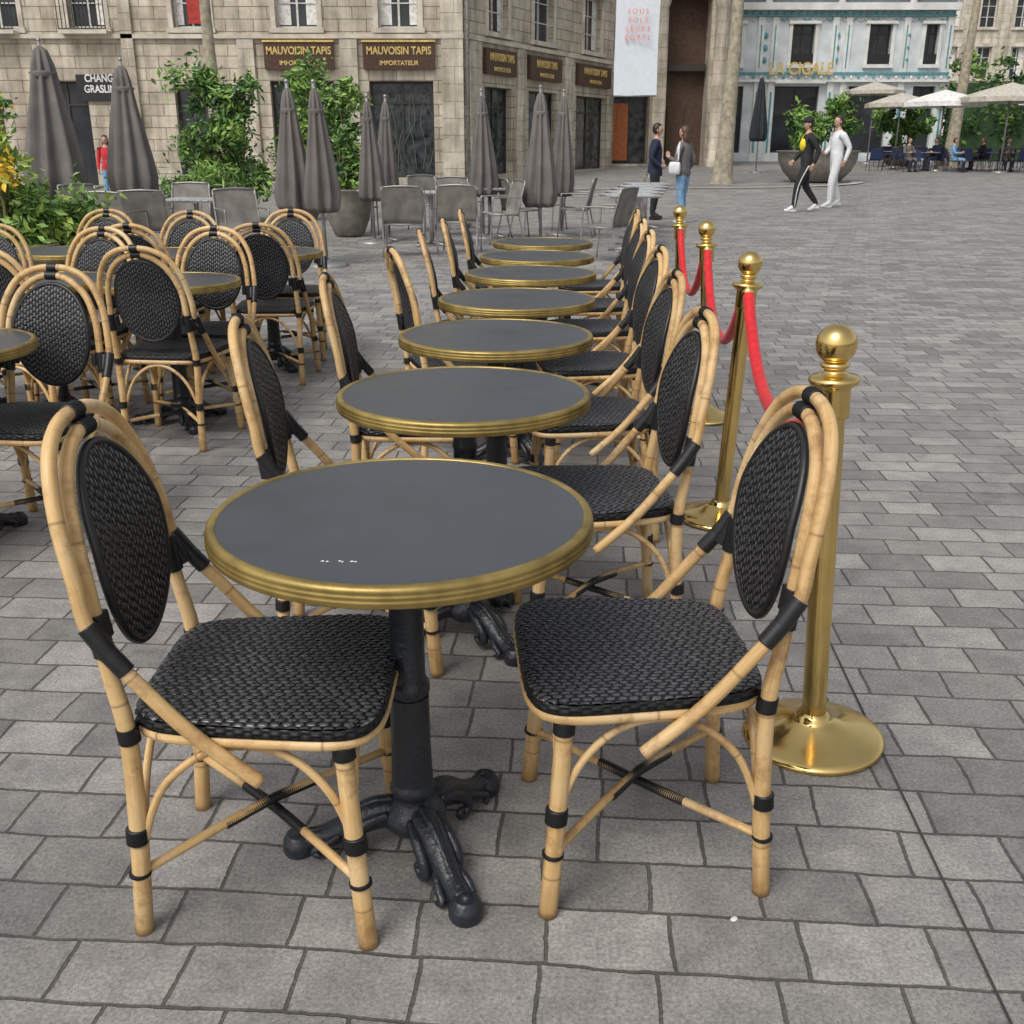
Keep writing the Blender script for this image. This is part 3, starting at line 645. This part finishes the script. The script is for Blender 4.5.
C.box(0,6.3,8.4,8.9,0,.4,'trim'); C.box(0,2.6,4.5,4.8,0,.2,'trim'); C.box(.6,1.3,.6,3.2,-1.1,-1.0,'orange'); C.box(3.2,4.0,.3,3.0,-1.19,-1.1,'recess'); C.box(2.95,4.85,4.6,4.9,-1.19,-.6,'darkframe')
for u in (2.55,5.3): mb.lathe([(.42,.3),(.42,.6),(.34,.7),(.33,4),(.30,7.2),(.38,7.4),(.42,7.8)],'stone2',24,C.P(u,0,.5))
obj('theatre_portico',mb.mesh('theatre_portico'))
mb=MB(); Yb=30; bx0,bx1=XP(614,Yb,1.085),XP(657,Yb,1.085)
vs=[]
for i in range(33):
    z=2.62+i*(3.9/32)
    for j in range(7):
        t=j/6; vs.append((bx0+(bx1-bx0)*t,Yb+.05*sin(t*5+i*.3),z))
mb.add(vs,[(i*7+j,i*7+j+1,(i+1)*7+j+1,(i+1)*7+j) for i in range(32) for j in range(6)],'banner')
mb.tube([(bx0-.03,Yb,6.55),(bx1+.03,Yb,6.55)],.025,'metalgrey',8); mb.tube([(bx0,Yb,2.6),(bx1,Yb,2.6)],.015,'metalgrey',8)
mb.tube([(.2,41.5,7.6),(bx0,Yb,6.7),(bx1,Yb,6.7),(7.0,35,7.9)],.008,'metalgrey',6)
for xx in (bx0,bx1): mb.tube([(xx,Yb,6.55),(xx,Yb,6.7)],.008,'metalgrey',6)
bn=obj('street_banner',mb.mesh('street_banner'))
FB=Fac(None,(bx0,Yb),0)
for i,t in enumerate(['S O U S','S O L S','S E U R S','B O R E L']): text(t,FB,(bx1-bx0)/2,4.66-i*.21 ,.12,.17,'pink',bn,1,off=.001)
mb=MB(); D=Fac(mb,(10.55,60),0)
ops=[(.35,2.0,.9,4.3,'cig'),(3.7,6.1,.9,4.3,'cig'),(7.7,9.9,.9,4.3,'cig'),(11.2,12.4,.9,4.3,'cig')]+[(.75,1.7,5.4,7.35,'cig'),(4.4,5.6,5.4,7.35,'cig'),(8.5,9.7,5.4,7.35,'cig'),(11.5,12.2,5.4,7.35,'cig')]
D.wall(13.0,8.2,ops,'cigwhite')
D.box(-.1,13.1,8.0,8.35,0,.45,'white'); D.box(0,13,7.72,7.8,0,.18,'teal'); D.box(0,13,4.5,4.62,0,.3,'white'); D.box(0,13,4.9,5.0,0,.14,'teal'); D.box(0,13,.2,.75,0,.08,'cigwhite')
for u in (0.02,2.55,3.3,6.5,7.2,10.3,12.6): D.box(u,u+.34,.3,4.5,0,.12,'white'); D.box(u+.12,u+.22,.9,4.0,.12,.15,'teal'); D.box(u,u+.34,5.0,7.7,0,.1,'white'); D.box(u+.14,u+.20,5.2,7.3,.1,.13,'teal')
for u in (.75,4.4,8.5,11.5):
    w={.75:.95,4.4:1.2,8.5:1.2,11.5:.7}[u]
    D.box(u-.18,u-.003,5.3,7.4,0,.09,'white'); D.box(u+w+.003,u+w+.18,5.3,7.4,0,.09,'white'); D.box(u-.25,u+w+.25,7.36,7.5,0,.2,'white'); D.box(u-.2,u+w+.2,5.2,5.38,0,.2,'white')
    D.box(u,u+w,5.42,5.9,.05,.08,'blackiron')
for k in range(32):
    u=.25+k*.405
    mb.sphere(D.P(u,7.88,.2),(.09,.05,.09),'teal',8,6); mb.sphere(D.P(u+.2,4.75,.1),(.08,.05,.08),'teal' if k%2 else 'white',8,6)
    # garland swags
    mb.tube([D.P(u-.18,7.62,.06),D.P(u,7.52,.08),D.P(u+.18,7.62,.06)],.025,'teal' if k%3==0 else 'white',6,3)
for u in (3.0,6.85,10.6): 
    for v in (5.6,6.2,6.8): mb.sphere(D.P(u,v,.05),(.12,.06,.16),'teal',10,6)
    mb.lathe([(.12,0),(.2,.1),(.1,.3),(.18,.5),(.22,.7),(.1,.9),(.14,1.1),(.02,1.25)],'white',12,D.P(u,8.3,.2))
D.box(3.6,6.3,4.42,4.49,0,.5,'white')
D.q([(0,8.35,0),(13,8.35,0),(13,11,-1.2),(0,11,-1.2)],'slateroof')
D.q([(13,8.2,0),(13,8.2,-10),(13,11,-9),(13,11,-1.2)],'slateroof'); D.q([(0,11,-1.2),(13,11,-1.2),(13,11,-9),(0,11,-9)],'slateroof'); D.q([(0,8.2,-10),(0,8.2,0),(0,11,-1.2),(0,11,-9)],'slateroof')
for u in (2,6,10): D.box(u,u+1.2,8.7,10.4,-1.2,.0,'cigwhite'); D.box(u+.2,u+1,8.9,10.1,.003,.02,'glass'); D.box(u-.1,u+1.3,10.403,10.55,-1.2,.1,'slateroof')
tcg=obj('tiled_brasserie_building',mb.mesh('brasserie'))
text('LA CIGALE',D,4.9,5.12,.55,.85,'gold',tcg,.85)
mb=MB(); E=Fac(mb,(26,84),0); ops=[]
for u in range(12):
    for v in (2,6,9.5,13): ops.append((1+u*2.6,2.2+u*2.6,v,v+2.2,'win'))
E.wall(34,18,ops,'stone2'); E.box(0,34,17.4,18,0,.5,'trim'); E.box(0,34,5,5.3,0,.3,'trim')
E.q([(0,18,0),(34,18,0),(34,21,-2),(0,21,-2)],'slateroof')
obj('stone_apartment_building',mb.mesh('apartments'))
mb=MB(); E=Fac(mb,(-60,46),radians(-4)); ops=[(1.5+u*3.2,2.8+u*3.2,v,v+2.2,'win') for u in range(11) for v in (1,5,9)]
E.wall(38,13,ops,'stone2'); obj('stone_townhouse',mb.mesh('townhouse'))

# ---------------------------------------------------------------- people
BASE=dict(pel=((0,0,.95),.135),wai=((0,0,1.09),.128),che=((0,0,1.27),.15),nk0=((-.005,0,1.43),.08),nk=((.01,0,1.52),.048),hd=((.015,0,1.58),.045),
 shL=((0,.168,1.405),.074),elL=((-.03,.235,1.13),.055),wrL=((.05,.24,.90),.037),haL=((.075,.235,.83),.028),
 hiL=((0,.09,.89),.105),knL=((.02,.10,.50),.076),anL=((-.015,.10,.10),.053),toL=((.13,.125,.04),.038))
BONES=[('pel','wai','top'),('wai','che','top'),('che','nk0','top'),('nk0','nk','skin'),('nk','hd','skin')]
for s in 'LR': BONES+=[('nk0','sh'+s,'top'),('sh'+s,'el'+s,'top'),('el'+s,'wr'+s,'top'),('wr'+s,'ha'+s,'skin'),('pel','hi'+s,'bot'),('hi'+s,'kn'+s,'bot'),('kn'+s,'an'+s,'bot'),('an'+s,'to'+s,'shoe')]
def person(name,X,Y,head,H,pose,top,bot,shoe,hair,long=False,cap=None,extra=None):
    J={}
    for k,(p,r) in BASE.items():
        J[k]=(Vector(p),r)
        if k.endswith('L'): J[k[:-1]+'R']=(Vector((p[0],-p[1],p[2])),r)
    for k,p in pose.items(): J[k]=(Vector(p),J[k][1])
    names=list(J); me=bpy.data.meshes.new('sk'); me.from_pydata([J[k][0] for k in names],[(names.index(a),names.index(b)) for a,b,_ in BONES],[])
    o=bpy.data.objects.new('sk',me); COL.objects.link(o); sk=o.modifiers.new('s','SKIN'); sd=o.modifiers.new('u','SUBSURF'); sd.levels=2; sd.render_levels=2
    for i,k in enumerate(names):
        v=me.skin_vertices[0].data[i]; v.radius=(J[k][1],J[k][1]); v.use_root=(k=='pel')
    dg=bpy.context.evaluated_depsgraph_get(); ev=o.evaluated_get(dg); em=ev.to_mesh()
    V=[v.co.copy() for v in em.vertices]; F=[tuple(p.vertices) for p in em.polygons]; ev.to_mesh_clear(); bpy.data.objects.remove(o)
    mats=dict(top=top,bot=bot,shoe=shoe,skin='skin'); mb=MB(); by={}
    for f in F:
        c=sum((V[i] for i in f),Vector())/len(f); best=None
        for a,b,l in BONES:
            p,q=J[a][0],J[b][0]; d=q-p; t=max(0,min(1,(c-p).dot(d)/d.length_squared)); ds=(c-p-d*t).length/(.6+J[a][1]*3)
            if best is None or ds<best[0]: best=(ds,l)
        l=best[1]
        if l=='bot' and c.z>J['pel'][0].z-.06 : l='top'
        by.setdefault(mats[l],[]).append(f)
    mb.V.extend([tuple(v) for v in V])
    for m,fl in by.items():
        k=mb.mi(m)
        for f in fl: mb.F.append(f); mb.M.append(k); mb.S.append(True); mb.U.extend([(0,0)]*len(f))
    h=J['hd'][0]+Vector((.012,0,.075))
    def hf(v):
        w=v.copy()
        if v.z<0: w.y*=1+.28*v.z; w.x*=1+.12*v.z
        if v.x>.75 and abs(v.y)<.3: w.x+=.18*(1-abs(v.y)/.3)*max(0,1-abs(v.z+.1)/.35)
        return w
    mb.sphere(h,(.092,.074,.118),'skin',24,16,hf)
    for s in (1,-1):
        mb.sphere(h+Vector((.082,s*.03,.008)),(.010,.013,.008),'eye',8,6); mb.sphere(h+Vector((-.005,s*.076,-.01)),(.018,.01,.03),'skin',8,6)
    mb.sphere(h+Vector((.088,0,-.055)),(.008,.024,.007),'lip',8,6)
    mb.sphere(h+Vector((-.016,0,.022)),(.098,.083,.112),hair,20,12,lambda v:Vector((v.x if v.x<.35 or v.z>.45 else .35,v.y,v.z)))
    if long: mb.sphere(h+Vector((-.055,0,-.09)),(.06,.085,.17),hair,16,10)
    if cap: mb.sphere(h+Vector((-.005,0,.055)),(.104,.088,.085),cap,18,10); mb.sphere(h+Vector((.11,0,.05)),(.06,.06,.012),cap,12,6)
    for s in 'LR':
        w,p=J['wr'+s][0],J['ha'+s][0]; d=(p-w).normalized(); side=Vector((1,0,0)) if abs(d.x)<.8 else Vector((0,0,1)); side=(side-d*side.dot(d)).normalized(); inn=d.cross(side)*(1 if s=='L' else -1)
        for k,l in enumerate((.062,.072,.068,.052)):
            b=p+side*(.03-.02*k)*.9; mb.tube([b-d*.01,b+d*l*.5+inn*.008,b+d*l+inn*.025],[.0095,.009,.007],'skin',6,2)
        mb.tube([w+d*.03+side*.02,p+side*.045,p+side*.05+d*.025],[.011,.010,.008],'skin',6,2)
        a,t=J['an'+s][0],J['to'+s][0]; dd=(t-a); dd.z=0; dd.normalize()
        mb.tube([a-dd*.05+Vector((0,0,-.07)),a+dd*.05+Vector((0,0,-.072)),t+dd*.045],[.034,.034,.028],shoe,8,3)
    if extra: extra(mb,J)
    sc=H/1.75
    return obj(name,mb.mesh(name),(X,Y,gz(X,Y)),radians(head),scale=sc)
def bag(mb,J):
    mb.sphere((.02,.29,1.02),(.13,.05,.13),'clothwhite',14,8,lambda v:Vector((max(-.75,min(.75,v.x))*1.2,v.y,max(-.75,min(.75,v.z))*1.2)))
    mb.tube([(.0,.26,1.15),(0,.24,1.35),(0,.17,1.49),(-.03,.24,1.35),(-.05,.28,1.15)],.014,'clothwhite',6,4)
    mb.lathe([(.15,1.12),(.16,1.0),(.168,.92),(.160,.90)],'greyjacket',20,fold=lambda a,i:1-.16*abs(cos(a)))
def coat(mb,J): mb.lathe([(.155,1.1),(.162,1.0),(.178,.85),(.172,.82)],'navy',20,fold=lambda a,i:1-.16*abs(cos(a)))
person('standing_man',XP(653,20.6,1.04),20.6,-10,1.72,dict(elL=(-.08,.25,1.15),wrL=(.08,.23,.98),haL=(.13,.18,.96),elR=(-.08,-.25,1.15),wrR=(.1,-.2,1.0),haR=(.15,-.15,1.0),knL=(.04,.11,.5),toL=(.13,.15,.04)),'navy','black','black','hairdark',extra=coat)
person('standing_woman',XP(681,19.6,1.04),19.6,140,1.66,dict(elL=(.02,.24,1.15),wrL=(.2,.18,1.2),haL=(.25,.15,1.26),elR=(-.08,-.24,1.15),wrR=(.06,-.24,.95),haR=(.1,-.23,.89),knR=(.06,-.12,.5),anR=(.05,-.16,.1),toR=(.19,-.2,.04),knL=(-.02,.1,.5),anL=(-.1,.1,.1),toL=(.04,.12,.04)),'greyjacket','jeans','clothwhite','hairbrown',long=True,extra=bag)
W1=dict(knL=(.18,.09,.52),anL=(.22,.09,.11),toL=(.36,.10,.055),knR=(-.05,-.09,.50),anR=(-.32,-.09,.16),toR=(-.19,-.09,.045),pel=(0,0,.93),hiL=(.02,.09,.89),hiR=(-.02,-.09,.89),elL=(-.14,.23,1.16),wrL=(-.06,.23,.93),haL=(-.03,.23,.86),elR=(.03,-.23,1.14),wrR=(.19,-.20,.98),haR=(.24,-.18,.93))
def yel(mb,J):
    mb.sphere((.115,.02,1.27),(.055,.10,.12),'yellow',12,8); mb.tube([(.10,-.12,1.3),(.05,-.1,1.46),(-.1,.02,1.40),(-.13,.1,1.2)],.014,'yellow',6,4)
    for s in (1,-1):
        K,Aa,Hh=('knL','anL','hiL') if s>0 else ('knR','anR','hiR'); o=Vector((0,s*.066,0)); mb.tube([J[Hh][0]+o*1.55,J[K][0]+o,J[Aa][0]+o*.72],[.012,.011,.01],'clothwhite',6,3)
person('walking_man',XP(802,22.6,1.04),22.6,186,1.86,W1,'black','black','clothwhite','hairdark',cap='black',extra=yel)
W2=dict(W1); W2.update(knL=(.12,.09,.51),anL=(.12,.09,.10),toL=(.27,.10,.05),anR=(-.20,-.09,.13),toR=(-.07,-.09,.045),wrR=(.17,-.19,1.04),haR=(.24,-.15,1.07))
person('walking_man',XP(831,24.0,1.04),24.0,195,1.92,W2,'clothwhite','clothwhite','clothwhite','hairdark')
person('woman_in_red',XP(110,26,1.05),26,-80,1.55,dict(elL=(.02,.25,1.15),wrL=(.2,.12,1.1),haL=(.24,.06,1.1)),'clothred','jeans','black','hairdark',long=True)
person('passer_by',XP(188,30,1.05),30,-20,1.7,{},'greyjacket','navy','black','hairbrown')
SIT=dict(pel=(0,0,.52),wai=(-.02,0,.66),che=(-.03,0,.86),nk0=(-.03,0,1.01),nk=(-.01,0,1.10),hd=(0,0,1.16),shL=(-.03,.165,.985),shR=(-.03,-.165,.985),elL=(.06,.23,.75),elR=(.06,-.23,.75),wrL=(.28,.14,.76),wrR=(.28,-.14,.76),haL=(.35,.10,.78),haR=(.35,-.10,.78),hiL=(.03,.1,.5),hiR=(.03,-.1,.5),knL=(.44,.12,.50),knR=(.44,-.12,.50),anL=(.42,.12,.10),anR=(.42,-.12,.10),toL=(.57,.13,.04),toR=(.57,-.13,.04))
for px,Y,a,t in [(905,45,-80,'greyjacket'),(932,46,200,'navy'),(950,44.5,-30,'jeans'),(978,47,180,'black'),(1003,45,-100,'greyjacket')]:
    person('seated_person',XP(px,Y),Y,a,1.72,SIT,t,'navy','black','hairbrown'); 
    X_=XP(px,Y); obj('navy_terrace_chair',NC,(X_,Y,gz(X_,Y)),radians(a))

# ---------------------------------------------------------------- light, camera
w=bpy.data.worlds.new('World'); scene.world=w; w.use_nodes=True; nt=w.node_tree; bg=nt.nodes['Background']
sky=nt.nodes.new('ShaderNodeTexSky'); sky.sky_type='NISHITA'; sky.sun_disc=False; sky.sun_elevation=radians(52); sky.sun_rotation=radians(215); sky.dust_density=4; sky.air_density=1.2
hs=nt.nodes.new('ShaderNodeHueSaturation'); hs.inputs['Saturation'].default_value=.3
nt.links.new(sky.outputs[0],hs.inputs['Color']); nt.links.new(hs.outputs[0],bg.inputs[0]); bg.inputs[1].default_value=.15
su=bpy.data.lights.new('sun','SUN'); su.energy=1.4; su.angle=radians(28); su.color=(1,.965,.92); so=bpy.data.objects.new('sun',su); COL.objects.link(so)
so.rotation_euler=(radians(38),0,radians(-35))
cam=bpy.data.cameras.new('camera'); cam.lens=36; cam.sensor_width=36; cam.clip_end=600; cam.clip_start=.05
co=bpy.data.objects.new('camera',cam); COL.objects.link(co); co.location=(0,0,1.39); co.rotation_euler=(radians(90-19.8),0,0); scene.camera=co
scene.view_settings.view_transform='Standard'; scene.view_settings.look='None'; scene.view_settings.exposure=0
